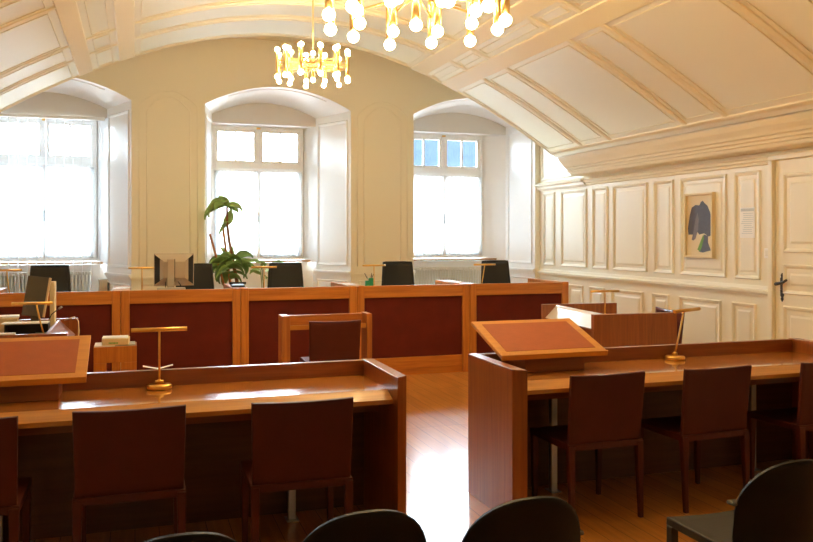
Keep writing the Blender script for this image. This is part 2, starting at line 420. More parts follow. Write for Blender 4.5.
# --- door in the right wall
door = bpy.data.objects.new('door_1', None); COL.objects.link(door); structure(door)
door.location = (XR, (DY0+DY1)/2, 0)
hw = (DY1-DY0)/2
m = MB()
for a, b in ((-hw-.06,-hw),(hw,hw+.06)): m.box(-.075, .0, a, b, 0, 2.36)
m.box(-.075, 0, -hw-.06, hw+.06, 2.36, 2.42)
m.build('door_frame', 'paint_gloss', door, .008)
m = MB(); m.box(-.035, 0, -hw+.004, hw-.004, .01, 2.352)
for z0, z1 in ((.2,.92),(1.03,1.33),(1.44,2.22)):
    frame_bars(m, (-.035,0,0), (0,1,0), (0,0,1), nrm, -hw+.13, hw-.11, z0, z1, .045, .018)
    m.hexa([(-.035,-hw+.22,z0+.09),(-.035,hw-.20,z0+.09),(-.035,hw-.20,z1-.09),(-.035,-hw+.22,z1-.09),
            (-.045,-hw+.24,z0+.11),(-.045,hw-.22,z0+.11),(-.045,hw-.22,z1-.11),(-.045,-hw+.24,z1-.11)])
m.build('door_leaf', 'paint_gloss', door, .003)
m = MB()
hy = hw - .10; hz = 1.115
m.prism([(hy+a, hz+b) for a, b in ((0,.125),(.016,.10),(.009,.085),(.022,.07),(.02,-.10),(.009,-.115),(.016,-.135),(0,-.16),(-.016,-.135),(-.009,-.115),(-.02,-.10),(-.022,.07),(-.009,.085),(-.016,.10))], 'yz', -.045, -.034)
m.tube([(-.04,hy,hz+.02),(-.085,hy,hz+.02)], .012)
m.tube([(-.085,hy+.03,hz+.015),(-.087,hy,hz+.02),(-.085,hy-.05,hz+.03),(-.08,hy-.10,hz+.06)], [.018,.016,.014,.012])
m.sphere((-.085,hy+.035,hz+.014), .017, 8); m.sphere((-.05,hy,hz-.05), .012, 8)
m.build('door_handle', 'iron', door)

# --- windows
def window(n, cx):
    root = bpy.data.objects.new('window_%d' % n, None); COL.objects.link(root); structure(root)
    root.location = (cx, YG, 0)
    z0, z1, ha = 1.24, 3.315, .70
    m = MB()
    m.box(-ha, -ha+.05, -.03, .05, z0, z1); m.box(ha-.05, ha, -.03, .05, z0, z1)
    m.box(-ha+.05, ha-.05, -.03, .05, z1-.075, z1); m.box(-ha+.05, ha-.05, -.03, .05, z0, z0+.03)
    m.box(-ha+.05, ha-.05, -.045, .05, 2.64, 2.73); m.box(-.03, .03, -.035, .05, 2.73, z1-.075)
    m.build('window_frame', 'white_paint', root, .004)
    for sx in (-1, 1):
        a, b = (-ha+.05, -.03) if sx < 0 else (.03, ha-.05)
        m = MB(); s = .04
        m.box(a, a+s, -.02, .03, 2.73, z1-.075); m.box(b-s, b, -.02, .03, 2.73, z1-.075)
        m.box(a+s, b-s, -.02, .03, 2.73, 2.77); m.box(a+s, b-s, -.02, .03, z1-.11, z1-.075)
        m.box((a+b)/2-.016, (a+b)/2+.016, -.015, .02, 2.77, z1-.11)
        sash = m.build('upper_sash', 'white_paint', root, .003)
        MB().box(a+s, b-s, .002, .006, 2.77, z1-.11).build('pane', 'glass', sash)
        a, b = (-ha+.05, 0) if sx < 0 else (0, ha-.05)
        m = MB(); s = .048
        m.box(a, a+s, -.025, .03, z0+.03, 2.64); m.box(b-s, b, -.025, .03, z0+.03, 2.64)
        m.box(a+s, b-s, -.025, .03, z0+.03, z0+.11); m.box(a+s, b-s, -.025, .03, 2.585, 2.64)
        sash = m.build('lower_sash', 'white_paint', root, .003)
        MB().box(a+s, b-s, .002, .006, z0+.11, 2.585).build('pane', 'glass', sash)
    m = MB(); m.box(-.03, .03, -.055, -.03, z1-.06, z1-.035); m.build('catch', 'brass', root, .003)
    m = MB(); m.box(-.012, .012, -.04, -.025, 1.83, 1.97); m.tube([(0,-.03,1.92),(0,-.07,1.92),(0,-.075,1.82)], .008); m.build('window_handle', 'steel', root)
    x0, x1 = NIN[n-1][0]-cx, NIN[n-1][1]-cx      # sill follows the splayed reveals
    q = lambda xe, f, y: xe + (f-xe)*(y-(YI-YG))/(.05-(YI-YG))
    MB().prism([(q(x0,-.69,-.17)+.004,-.17),(q(x1,.69,-.17)-.004,-.17),(q(x1,.69,-.032)-.004,-.032),(q(x0,-.69,-.032)+.004,-.032)], 'xy', 1.205, 1.235).build('window_sill', 'wood_sill', root, .004)
for i in range(3): window(i+1, WCX[i])

WN = ('left', 'middle', 'right')
def wavy(x0, x1, y, z0, z1, amp, k, th=.0):
    m = MB()
    m.sheet(lambda u, v: Vector((x0+(x1-x0)*u, y + amp*math.sin(u*k*2*math.pi + .6*math.sin(v*3)) , z0+(z1-z0)*v)), int(k*10), 6, .0015)
    return m
for i in range(3):
    for s in (-1, 1):
        a, b = (WCX[i]-.67, WCX[i]-.018) if s < 0 else (WCX[i]+.018, WCX[i]+.67)
        o = thing('half_curtain', 'sheer white half curtain over the %s lower sash of the %s window' % ('left' if s < 0 else 'right', WN[i]), 'curtain', ((a+b)/2, YG-.075, 0), 0, 'sheer half curtains')
        h = (b-a)/2
        wavy(-h, h, 0, 1.29, 2.60, .012, 9).build('cloth', 'sheer', o)
        MB().tube([(-h-.01,0,2.605),(h+.01,0,2.605)], .005, 8).build('curtain_wire', 'white_paint', o)

# vertical blind at the left window
o = thing('vertical_blind', 'white vertical blind with slats turned edge-on at the left window', 'blind', (WCX[0], YI-.055, 0))
MB().box(-.70, .82, -.02, .02, 3.25, 3.296).build('head_rail', 'white_paint', o, .003)
x = -.66; k = 0
while x < .82:
    m = MB(); m.box(-.0025, .0025, -.055, .055, .30, 3.25); m.rot('Z', R(3 + random.uniform(-2, 2)))
    m.build('slat', 'slat', o, loc=(x, 0, 0)); x += .118

def radiator(cx, n, label):
    o = thing('radiator', label, 'radiator', (cx, YG-.18, 0))
    m = MB()
    for i in range(n):
        x = (i-(n-1)/2)*.046
        m.tube([(x,-.045,.26),(x,-.045,1.06)], .0135, 8); m.tube([(x,.045,.26),(x,.045,1.06)], .0135, 8)
        m.box(x-.0175, x+.0175, -.06, .06, 1.05, 1.095); m.box(x-.0175, x+.0175, -.06, .06, .22, .265)
    L = (n-1)/2*.046
    m.tube([(-L-.02,0,1.06),(L+.02,0,1.06)], .012, 8); m.tube([(-L-.02,0,.25),(L+.02,0,.25)], .012, 8)
    m.build('sections', 'radiator', o)
    m = MB(); m.tube([(L+.02,0,.25),(L+.055,0,.25),(L+.055,0,.02)], .01, 8); m.build('supply_pipe', 'radiator', o)
    for x in (-L*.7, L*.7): MB().box(x-.015, x+.015, -.04, .04, 0, .225).build('foot', 'radiator', o)
radiator(WCX[2]+.02, 27, 'cream column radiator under the right window')
radiator(WCX[0]-.05, 30, 'cream column radiator under the left window, behind the blind')

# ------------------------------------------------------------------ podium and judges' bench
structure(MB().box(XL, XR-.026, 9.12, YW, 0, .15).build('platform', 'floor'))
BX = (-1.42, -.14, 1.085, 2.385, 3.72, 5.085)
BY = 8.98
blab = ('leftmost bench unit with red front panel, below the left window',
        'bench unit with red front panel below the silver monitor',
        'bench unit with red front panel behind the small witness desk',
        'bench unit with red front panel holding the green pen cup',
        'rightmost bench unit with red front panel by the panelled wall')
for i in range(5):
    x0, x1 = BX[i]+.002, BX[i+1]-.002
    if i == 4: x0 = BX[i]+.045
    if i == 3: x1 = BX[i+1]+.041
    wd = x1-x0
    o = thing('bench_unit', blab[i], 'bench', ((x0+x1)/2, BY, 0), 0, "units of the judges' bench")
    h = wd/2; t = .085
    for s in (-1, 1):
        a, b = (-h, -h+t) if s < 0 else (h-t, h)
        MB().box(a, b, 0, .95, 0, 1.04).build('side_panel', 'wood_z', o, .005)
    MB().box(-h+t, h-t, .005, .045, .90, 1.037).build('top_rail', 'wood_x', o, .004)
    MB().box(-h+t, h-t, .035, .06, .205, .90).build('front_panel', 'red_leather', o)
    m = MB(); m.box(-h+t, h-t, .012, .06, .075, .205); m.build('bottom_rail', 'wood_x', o, .003)
    MB().box(-h+t, h-t, .02, .06, 0, .075).build('plinth', 'wood_x', o, .003)
    MB().box(-h+t, h-t, .06, .72, .90, .93).build('counter', 'wood_top', o, .003)

# ------------------------------------------------------------------ brass lamps
def brass_lamp(loc, label, lean=0, rz=0, h=.315, bar=.29, off=0):
    o = thing('desk_lamp', label, 'lamp', loc, rz, 'brass desk lamps')
    MB().lathe([(.062,0),(.066,.004),(.066,.018),(.060,.024),(.03,.027),(.0,.028)], n=28).build('base', 'brass', o)
    m = MB(); m.tube([(-.022,0,.036),(.022,0,.036)], .010, 10)
    m.tube([(0,0,.024),(0,0,.05)], .009, 10); m.build('swivel', 'brass', o)
    m = MB(); m.tube([(0,0,.04),(lean*.5,0,h*.5),(lean*.96,0,h*.92),(lean,.005,h)], .0062, 10); m.build('stem', 'brass', o)
    m = MB(); m.tube([(lean+off-bar/2,0,h+.004),(lean+off+bar/2,0,h+.004)], .0115, 12); m.sphere((lean,0,h), .011, 6)
    m.build('lamp_bar', 'brass', o)
    return o

# ------------------------------------------------------------------ front desks
def front_desk(xa, xb, label):
    cx = (xa+xb)/2; y0 = 4.06
    o = thing('counsel_desk', label, 'desk', (cx, y0, 0), 0, 'long front desks')
    h = (xb-xa)/2; t = .066
    for s in (-1, 1):
        # plan of an end panel: front end cut at an angle
        p = [(s*x, y) for x, y in ((h-t,0),(h,.055),(h,.69),(h-t,.70))]
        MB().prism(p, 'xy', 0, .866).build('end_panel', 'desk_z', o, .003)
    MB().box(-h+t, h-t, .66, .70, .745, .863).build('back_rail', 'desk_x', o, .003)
    MB().box(-h+t, h-t, .665, .695, .0005, .745).build('modesty_panel', 'wood_shade', o)
    MB().box(-h+t, h-t, .17, .66, .745, DT).build('desktop', 'wood_top', o)
    MB().prism([(.065,DT-.06),(.065,DT-.036),(.17,DT),(.17,DT-.032),(.15,DT-.06)], 'yz', -h+t+.004, h-t-.004).build('front_lip', 'wood_light', o, .002)
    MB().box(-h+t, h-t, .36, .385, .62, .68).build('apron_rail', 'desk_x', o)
    for s in (-1, 1):
        x = s*(h-.52)
        m = MB(); m.box(x-.02, x+.02, .53, .57, .004, .744); m.box(x-.035, x+.035, .50, .60, 0, .006); m.build('metal_leg', 'steel', o, .002)
    return o
DT = .777
front_desk(-1.18, 1.362, 'long polished wooden desk on the left of the aisle')
front_desk(1.978, 4.55, 'long polished wooden desk on the right of the aisle')

def lectern(x0, x1, bx0, bx1, label):
    cx = (x0+x1)/2; o = thing('table_lectern', label, 'lectern', (cx, 4.42, DT+.001), 0, 'tabletop lecterns')
    h = (x1-x0)/2
    MB().prism([(.05,0),(.285,0),(.285,.195),(.05,.115)], 'yz', bx0-cx, bx1-cx).build('box_base', 'desk_x', o, .003)
    sl = math.atan2(.157, .46); L = math.hypot(.157, .46)
    def slab(u0, u1, v0, v1, z0, z1):
        m = MB().box(u0, u1, v0, v1, z0, z1); m.rot('X', sl)
        for v in m.bm.verts: v.co += Vector((0, 0, .092))
        return m
    MB_ = slab(-h, h, 0, L, .006, .028); MB_.build('board', 'lectern_frame', o, .003)
    slab(-h+.055, h-.055, .05, L-.05, .0275, .0295).build('leather_inlay', 'lectern_leather', o)
    slab(-h, h, -.012, 0, .0, .034).build('front_ledge', 'lectern_frame', o, .003)
    return o
lectern(2.05, 2.765, 2.235, 2.64, 'slanted lectern with red-brown inlay on the right desk')
lectern(-.985, -.232, -.83, -.365, 'slanted lectern with red-brown inlay on the left desk')

brass_lamp((.125, 4.63, DT+.001), 'brass T-shaped lamp on the left front desk')
brass_lamp((3.43, 4.645, DT+.001), 'brass lamp with slanted stem on the right front desk', lean=.11, rz=R(24), off=.05, bar=.33)
for px, ln, yb, lab in ((10, -.03, .42, 'brass lamp on the bench at the left edge of the picture'),
                (142, 0, .62, 'brass lamp on the bench, its bar just left of the silver monitor'),
                (264, .0, .42, 'brass lamp on the bench right of the potted plant'),
                (374, 0, .58, 'brass lamp on the bench above the green pen cup'),
                (481, .05, .42, 'brass lamp on the bench before the rightmost office chair')):
    p = at(px, 290, Y=BY+yb)
    brass_lamp((p.x, p.y, .931), lab, lean=ln)

# folded card behind the left lamp
p = at(158, 367, Y=4.74)
m = MB()
m.sheet(lambda u, v: Vector(((u-.5)*.16, (v-.5)*.05, .004 + abs(u-.5)*.036)), 8, 2, .001)
o = tag(m.build('folded_paper', 'paper', loc=(p.x, 4.74, .8635)), 'small folded white paper on the desk rail behind the left brass lamp', 'paper')

# ------------------------------------------------------------------ leather chairs
def chair_parts(o, lm):
    """origin: floor under the middle of the back; chair faces +y"""
    W, H, D = .485, .835, .46
    def back(u, v):
        x = (u-.5)*(W - .02*(1-v)); z = .43 + (H-.43)*v - (.012*(1-(2*u-1)**2))*v
        y = .045*(1-v) + .022*(1-(2*u-1)**2)*v
        return Vector((x, y+.012, z))
    MB().sheet(back, 16, 10, .022).build('backrest', lm, o, .004)
    def seat(u, v):
        return Vector(((u-.5)*W*(1-.0*v), .02+v*D, .445 - .012*math.sin(math.pi*u)*math.sin(math.pi*v)))
    MB().sheet(seat, 12, 10, -.035).build('seat', lm, o, .004)
    for sx in (-1, 1):
        x = sx*(W/2-.02)
        for y, dy in ((.035, -.02), (D-.01, 0)):
            m = MB(); b = .013; t = .021
            m.hexa([(x-b,y+dy-b,0),(x+b,y+dy-b,0),(x+b,y+dy+b,0),(x-b,y+dy+b,0),
                    (x-t,y-t,.435),(x+t,y-t,.435),(x+t,y+t,.435),(x-t,y+t,.435)])
            m.build('leg', lm, o, .005)
def leather_chair(loc, rz, label, lm='chair_leather', group='brown leather chairs'):
    o = thing('leather_chair', label, 'chair', loc, rz, group); chair_parts(o, lm); return o
ch0 = leather_chair((2.515, 4.0, 0), R(1), 'brown leather chair at the right front desk, nearest the aisle')
def place_chair(x, y, rz, label):
    c = copy_tree(ch0); c.location = (x, y, 0); c.rotation_euler = (0, 0, R(rz)); c['label'] = label
place_chair(3.25, 3.99, 2, 'brown leather chair in the middle of the right front desk, below the slanted brass lamp')
place_chair(4.085, 3.97, 0, 'brown leather chair at the right front desk, cut by the right picture edge')
place_chair(.75, 3.80, -1, 'brown leather chair at the left front desk, nearest the aisle')
place_chair(-.02, 3.86, 0, 'brown leather chair at the left front desk, directly in front of the brass lamp')
place_chair(-.715, 3.84, 0, 'brown leather chair at the left front desk, cut by the left picture edge')
place_chair(1.735, 7.30, -1, 'brown leather chair at the small witness desk in the centre')
leather_chair((5.42, 7.42, 0), R(90), 'glossy brown leather chair behind the side desk by the panelled wall', 'chair_leather_shiny')

# ------------------------------------------------------------------ witness desk
o = thing('witness_desk', 'small wooden witness desk standing in the centre before the bench', 'desk', (1.715, 7.58, 0))
h = .43
for s in (-1, 1):
    a, b = (-h, -h+.075) if s < 0 else (h-.05, h)
    MB().box(a, b, -.06, .15, 0, .866).build('side_panel', 'witness_z', o, .004)
MB().box(-h+.075, h-.05, .11, .15, .72, .855).build('back_rail', 'witness_x', o, .003)
MB().box(-h+.075, h-.05, .0, .11, .735, .765).build('desktop', 'wood_top', o)
MB().box(-h+.075, h-.05, -.02, .0, .73, .772).build('front_edge', 'wood_light', o)

# ------------------------------------------------------------------ side desks
def side_desk(xi, sgn, label, front_mat, rz=0, wd=.76):
    """xi = x of the end boards' aisle-side ends; sgn = +1: desk extends to +x"""
    o = thing('side_desk', label, 'desk', (xi + sgn*.38, 7.25, 0), R(rz), 'side desks')
    X = lambda d: sgn*(d-.38)
    def bx(d0, d1, y0, y1, z0, z1, nm, mt, bv=.003):
        a, b = sorted((X(d0), X(d1))); return MB().box(a, b, y0, y1, z0, z1).build(nm, mt, o, bv)
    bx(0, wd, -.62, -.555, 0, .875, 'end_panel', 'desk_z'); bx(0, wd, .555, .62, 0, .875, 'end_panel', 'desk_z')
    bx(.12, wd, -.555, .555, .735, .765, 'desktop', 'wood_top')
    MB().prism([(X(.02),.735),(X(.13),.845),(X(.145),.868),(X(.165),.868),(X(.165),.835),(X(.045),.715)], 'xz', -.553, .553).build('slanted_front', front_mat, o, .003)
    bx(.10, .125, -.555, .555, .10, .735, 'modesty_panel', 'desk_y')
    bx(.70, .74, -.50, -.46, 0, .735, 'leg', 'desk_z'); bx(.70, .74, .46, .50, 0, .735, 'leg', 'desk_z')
    return o
M['slant_glare_pale'] = pbr('glossy_glare_slope', (.80, .76, .72), .18, var=.02, coat=.6)  # window glare on the slope put into its pale base colour
M['slant_glare_wood'] = wood('rosy_glare_slope_wood', (.30, .14, .10), (.40, .20, .15), 1, .3, .5)  # pinkish window glare mixed into this wood's colour
side_desk(4.085, 1, 'wooden side desk by the panelled wall, with a slanted front coloured white for window glare', 'slant_glare_pale', -4.5, .86)
side_desk(-.48, -1, 'wooden side desk at the left, crowded with files and papers', 'slant_glare_wood')
p = at(605, 316, Y=7.3); brass_lamp((p.x, 7.3, .766), 'brass lamp on the side desk by the panelled wall', h=.272, bar=.33)
brass_lamp((-.66, 6.90, .766), 'brass lamp on the crowded left side desk', lean=-.06, off=-.03)

# things on the left side desk
o = thing('letter_tray', 'black letter tray on the left side desk, topped with white papers', 'tray', (-.80, 7.06, .766))
m = MB(); m.box(-.16,.155,-.07,.07,0,.008); m.box(-.16,-.152,-.07,.07,.008,.145); m.box(.147,.155,-.07,.07,.008,.145); m.box(-.152,.147,.062,.07,.008,.145)
m.build('tray_body', 'black', o, .002)
MB().box(-.16,.155,-.07,.07,.145,.151).build('top_shelf', 'black', o, .002)
m = MB(); m.box(-.17,.16,-.08,.065,0,.008); m.rot('Z', R(-4)); 
tag(m.build('paper_stack', 'paper', loc=(-.81, 7.07, .918)), 'white papers lying on the black letter tray', 'paper')
m = MB(); m.box(-.045,.045,-.03,.03,0,.07)
tag(m.build('green_box', 'green_dark', loc=(-.70, 7.03, .7745), bevel=.003), 'small dark green box inside the black letter tray', 'box')
o = thing('file_stack', 'stack of tan files at the left picture edge on the side desk', 'files', (-1.03, 7.30, .766))
zz = 0
for i in range(5):
    m = MB(); m.box(-.13,.13,-.10,.10,zz,zz+.036); m.rot('Z', R(random.uniform(-4,4))); zz += .0362
    m.build('folder', 'tan', o, .004)
m = MB(); m.box(-.10,.11,-.08,.08,0,.014); m.rot('Z', R(6))
tag(m.build('paper_stack', 'paper', loc=(-1.0, 7.29, .9475)), 'white sheets on top of the tan file stack', 'paper')
# dark flat screen seen from behind
o = thing('flat_screen', 'dark grey flat screen on the left side desk, seen from behind', 'screen', (-.80, 7.50, .766), R(-12))
m = MB(); m.box(-.085,.085,-.012,.012,.165,.50); m.rot('Y', R(7), (0,0,.3)); m.rot('X', R(-8), (0,0,.2)); m.build('screen_back', 'dark_grey', o, .004)
m = MB(); m.box(.086,.10,-.014,.014,.165,.50); m.rot('Y', R(7), (0,0,.3)); m.rot('X', R(-8), (0,0,.2)); m.build('lit_screen_edge', 'tan', o, .003)  # tan colour stands for light falling on the screen's side edge
m = MB(); m.box(-.03,.03,.0,.03,.01,.26); m.box(-.09,.09,-.07,.07,0,.012); m.build('stand', 'dark_grey', o, .003)
m = MB(); m.box(-.019,.019,-.08,.08,0,.445)
tag(m.build('box_file', 'carton', loc=(-.672, 7.68, .766), bevel=.004), 'tall cream box file standing beside the dark flat screen', 'file')
o = thing('microphone', 'small gooseneck microphone on the left side desk', 'microphone', (-.685, 7.36, .766))
MB().lathe([(.035,0),(.035,.015),(.02,.022),(0,.022)]).build('base', 'black', o)
m = MB(); m.tube([(0,0,.02),(.0,0,.12),(.03,0,.19),(.085,0,.235)], .004, 8); m.build('gooseneck', 'black', o)
m = MB(); m.tube([(.085,0,.235),(.11,0,.252)], .009, 10); m.build('capsule', 'grey_plastic', o)
m = MB()
m.tube([(-.58,7.66,.876),(-.50,7.69,.90),(-.465,7.62,.87),(-.452,7.5,.80),(-.455,7.4,.72),(-.475,7.35,.64)], .005, 8)
tag(m.build('cable', 'tan'), 'pale cable looping over the right end of the left side desk', 'cable')
m = MB(); m.box(-.09,.09,-.028,.028,0,.012); m.rot('Z', R(3))
tag(m.build('paper_slip', 'paper', loc=(-.93, 6.662, .876)), 'narrow white slips on the near end board of the left side desk', 'paper')

# ------------------------------------------------------------------ little side table with paper
o = thing('side_table', 'small wooden block table standing between left desk and bench', 'table', (-.17, 8.05, 0))
h = .185
for sx in (-1, 1):
    for y0, y1 in ((-.16,-.11),(.11,.16)):
        a, b = (-h, -h+.105) if sx < 0 else (h-.105, h)
        MB().box(a, b, y0, y1, 0, .455).build('leg', 'wood_z', o, .003)
MB().box(-h, h, -.16, .16, .455, .60).build('top', 'wood_z', o, .004)
o2 = thing('paper_ream', 'cream carton of paper with green print on the small table', 'box', (-.165, 8.0, .612), R(-4))
MB().box(-.115,.115,-.09,.09,0,.058).build('carton', 'carton', o2, .004)
m = MB(); m.box(-.118,.105,-.08,.11,.058,.066); m.rot('Z', R(3)); m.build('top_sheets', 'paper', o2)
m = MB()
for k, (a, b) in enumerate(((-.055,-.047),(-.044,-.036),(-.033,-.025),(-.022,-.014),(-.011,.0),(.004,.012),(.016,.024))):
    m.box(a, b, -.0915, -.09, .012, .012+.014)
m.build('printed_mark', 'green_print', o2)
m = MB(); m.box(-.175,.0,-.13,.12,0,.011)
tag(m.build('paper_stack', 'paper', loc=(-.175, 8.04, .6005)), 'white papers under the left side of the cream carton', 'paper')
m = MB(); m.box(-.0,.175,-.12,.12,0,.0115); 
tag(m.build('grey_folder', 'grey_paper', loc=(-.173, 8.04, .6005), bevel=.001), 'grey folder showing at the right of the cream carton', 'folder')

# ------------------------------------------------------------------ office chairs behind the bench
def office_chair(x, y, z, rz, label):
    o = thing('office_chair', label, 'chair', (x, y, z), rz, 'black office chairs')
    def back(u, v):
        xx = (u-.5)*(.44 - .05*v + .02*(1-abs(2*v-1))); return Vector((xx, .0 - .05*(2*u-1)**2 + .05*v, .50+.60*v))
    MB().sheet(back, 12, 12, .012).build('mesh_back', 'mesh_black', o)
    m = MB()
    P = [back(0, i/12) for i in range(13)] + [back(i/12, 1) for i in range(1, 13)] + [back(1, 1-i/12) for i in range(1, 13)] + [back(1-i/12, 0) for i in range(1, 12)]
    P.append(P[0].copy()); m.tube(P, .016, 8, False); m.build('back_frame', 'black', o)
    m = MB(); m.sheet(lambda u, v: Vector(((u-.5)*.48, -.46+.46*v, .45+.02*math.sin(math.pi*v))), 8, 8, -.06); m.build('seat', 'mesh_black', o, .01)
    for s in (-1, 1):
        m = MB(); m.tube([(s*.25,-.12,.43),(s*.28,-.12,.55),(s*.28,-.12,.64)], .014, 8); m.box(s*.28-.035, s*.28+.035, -.26, .0, .635, .665)
        m.build('armrest', 'black', o, .008)
    m = MB(); m.tube([(0,-.22,.08),(0,-.22,.40)], .028, 12); m.tube([(0,-.22,.39),(0,.0,.40),(0,.055,.52),(0,.06,.75)], .018, 8); m.build('column', 'black', o)
    m = MB()
    for k in range(5):
        a = 2*math.pi*k/5+.3; m.tube([(0,-.22,.10),(.28*math.cos(a),-.22+.28*math.sin(a),.065)], [.024,.016], 8)
        m.sphere((.28*math.cos(a),-.22+.28*math.sin(a),.0295), .029, 6)
    m.build('star_base', 'black', o)
for px, py, dd, rz, lab in ((50, 264.5, 10.5, 2, 'black mesh office chair at the left window, behind the dark flat screen'),
                    (195, 266, 10.5, 0, 'black mesh office chair half hidden by the silver monitor'),
                    (285.5, 264, 10.5, -2, 'black mesh office chair right of the potted plant'),
                    (397.5, 263, 10.55, 0, 'black mesh office chair right of the green pen cup'),
                    (495, 261.5, 10.55, 3, 'black mesh office chair at the right window, rightmost behind the bench')):
    p = at(px, py, Y=dd)
    office_chair(p.x, dd, .15, R(rz), lab)

# ------------------------------------------------------------------ things on the bench
p = at(174, 286, Y=9.42)
o = thing('computer_monitor', 'silver backed computer monitor on the bench, seen from behind', 'monitor', (p.x, 9.42, .931))
hw_, z0, z1 = .212, .124, .482
zc0 = z0
m = MB(); m.box(-hw_, hw_, 0, .02, z0, z1); m.build('bezel', 'silver', o, .004)
for s in (-1, 1):
    m = MB(); m.hexa([(s*(hw_-.006),-.002,z0+.015),(s*.115,-.075,z0+.085),(s*.115,-.075,z1-.085),(s*(hw_-.006),-.002,z1-.012),
                      (s*(hw_-.006),.001,z0+.015),(s*.115,.001,z0+.085),(s*.115,.001,z1-.085),(s*(hw_-.006),.001,z1-.012)]); m.build('side_vent', 'black', o)
m = MB(); m.hexa([(-hw_+.006,0,z0+.01),(hw_-.006,0,z0+.01),(hw_-.006,0,z1-.008),(-hw_+.006,0,z1-.008),
                  (-.113,-.078,z0+.09),(.113,-.078,z0+.09),(.113,-.078,z1-.09),(-.113,-.078,z1-.09)]); m.build('rear_shell', 'silver', o, .003)
m = MB(); m.box(-.075,.0,-.10,-.076,z0-.02,z1-.06); m.build('neck', 'silver', o, .004)
MB().box(.0,.008,-.09,-.078,z0+.05,z1-.06).build('seam', 'dark_grey', o)
m = MB(); m.box(-.055,-.005,-.10,-.06,.012,z0+.0); m.box(-.14,.14,-.14,.08,0,.012); m.build('foot', 'silver', o, .003)
m = MB(); m.tube([(.04,-.085,z0+.05),(.06,-.11,z0+.02),(.10,-.12,.07),(.16,-.12,.03)], .005, 8); m.tube([(-.09,-.085,z0+.05),(-.095,-.11,.08),(-.08,-.12,.03)], .004, 8); m.build('cables', 'black', o)
p = at(172, 287, Y=9.2)
m = MB(); m.box(-.15,.15,-.05,.05,0,.11)
p = at(165, 287, Y=9.2)
m = MB(); m.box(-.14,.17,-.06,.05,0,.03); m.box(-.13,.16,-.055,.045,.03,.12)
tag(m.build('document_box', 'grey_paper', loc=(p.x+.05, 9.18, .931), bevel=.004), 'flat pale box on the bench in front of the silver monitor', 'box')
# grey curved stand
p = at(110, 291, Y=9.28)
o = thing('desk_stand', 'small grey curved stand on the bench left of the monitor', 'stand', (p.x-.075, 9.28, .945))
m = MB(); m.sheet(lambda u, v: Vector(((u-.5)*.10+.012*math.sin(v*3), .03*(v-.5)**2*4+.05*v, .0+.19*math.sin(v*1.5))), 6, 10, .012); m.build('curved_body', 'grey_plastic', o)
m = MB(); m.sheet(lambda u, v: Vector((.05+.016*math.sin(u*3.1), .0+.06*u, .02+.15*v*(1-.15*u))), 6, 6, .006); m.build('side_cheek', 'black', o)
# green pen cup
p = at(370, 281, Y=9.40)
o = thing('pen_cup', 'green pen cup with two compartments on the bench', 'cup', (p.x, 9.40, .931))
m = MB(); m.box(-.012,.036,-.024,.024,0,.175); m.build('tall_cup', 'green', o, .004)
m = MB(); m.box(-.056,-.013,-.024,.024,0,.145); m.build('short_cup', 'green', o, .004)
for i, (x0, dx, hh, mt) in enumerate(((-.035,-.03,.235,'black'),(-.02,-.012,.20,'steel'),(.012,.012,.235,'black'),(.022,.02,.225,'ink_blue'))):
    tag(MB().tube([(x0,0,hh*.73),(x0+dx,.004,hh)], .0045, 8).build('pen', mt, loc=(p.x, 9.40, .93)),
        ('black pen leaning left out of the short green cup','steel pen in the short green cup','black pen standing in the tall green cup','slate blue pen leaning right in the tall green cup')[i], 'pen', 'pens in the green cup')
# dark device by the plant
p = at(236, 286, Y=9.3)
o = thing('desk_telephone', 'small dark telephone on the bench below the plant', 'telephone', (1.085, 9.25, 1.041))
m = MB(); m.prism([(-.09,0),(.09,0),(.09,.028),(-.09,.018)], 'yz', -.07, .07); m.build('phone_body', 'black', o, .006)
m = MB(); m.tube([(-.09,.0,.038),(-.05,0,.044),(.05,0,.044),(.09,0,.038)], [.016,.010,.010,.016], 10); m.build('handset', 'black', o)
# white slabs added for the window glare on the divider tops
for px, Y0, lab, rz in ((349, 9.3, 'white slab for window glare on the bench divider left of the green pen cup', 8), (462, 9.28, 'white slab for window glare on the bench divider before the rightmost office chair', 10), (121, 9.35, 'white slab for window glare on the bench divider left of the silver monitor', -14)):
    p = at(px, 285, Y=Y0); xx = min(BX, key=lambda b: abs(b-p.x))
    m = MB(); m.box(-.075,.075,-.13,.2,0,.005); m.rot('Z', R(rz))
    tag(m.build('divider_glare', 'paper', loc=(xx-.01, Y0, 1.0405)), lab, 'paper', 'window glare slabs on the bench dividers')

# ------------------------------------------------------------------ plants by the middle window
def leaf(mb, base, az, el, L, wd, droop, roll=0):
    d = Vector((math.cos(az), math.sin(az), 0)); side = Vector((-math.sin(az), math.cos(az), 0))
    def fn(u, v):
        s = v; a = el - droop*s
        # integrate along the midrib
        p = Vector(base); n = 8; 
        for k in range(n):
            aa = el - droop*(s*(k+.5)/n); p += (d*math.cos(aa) + Vector((0,0,1))*math.sin(aa))*(L*s/n)
        wv = wd*math.sin(math.pi*min(1, s**.8))*(1-.15*s) + .002
        up = Vector((0,0,1))*math.cos(a) - d*math.sin(a)
        q = (u-.5)
        return p + side*(q*2*wv*math.cos(roll)) + up*(abs(q)*wd*.5 + q*2*wv*math.sin(roll))
    mb.sheet(fn, 4, 9, .0015)
PY = 11.35
def W(px, py, Y=PY): return at(px, py, Y=Y)
b0 = W(238, 292); b0.z = .15
o = thing('dracaena_plant', 'tall potted plant with bare leaning stem before the middle window', 'plant', (b0.x, PY, .15))
L0 = Vector((b0.x, PY, .15))
MB().lathe([(.11,0),(.15,.26),(.165,.28),(.165,.31),(.145,.31),(.14,.28),(0,.28)]).build('pot', 'terracotta', o)
MB().lathe([(.135,.275),(.138,.285),(.0,.29)]).build('soil', 'soil', o)
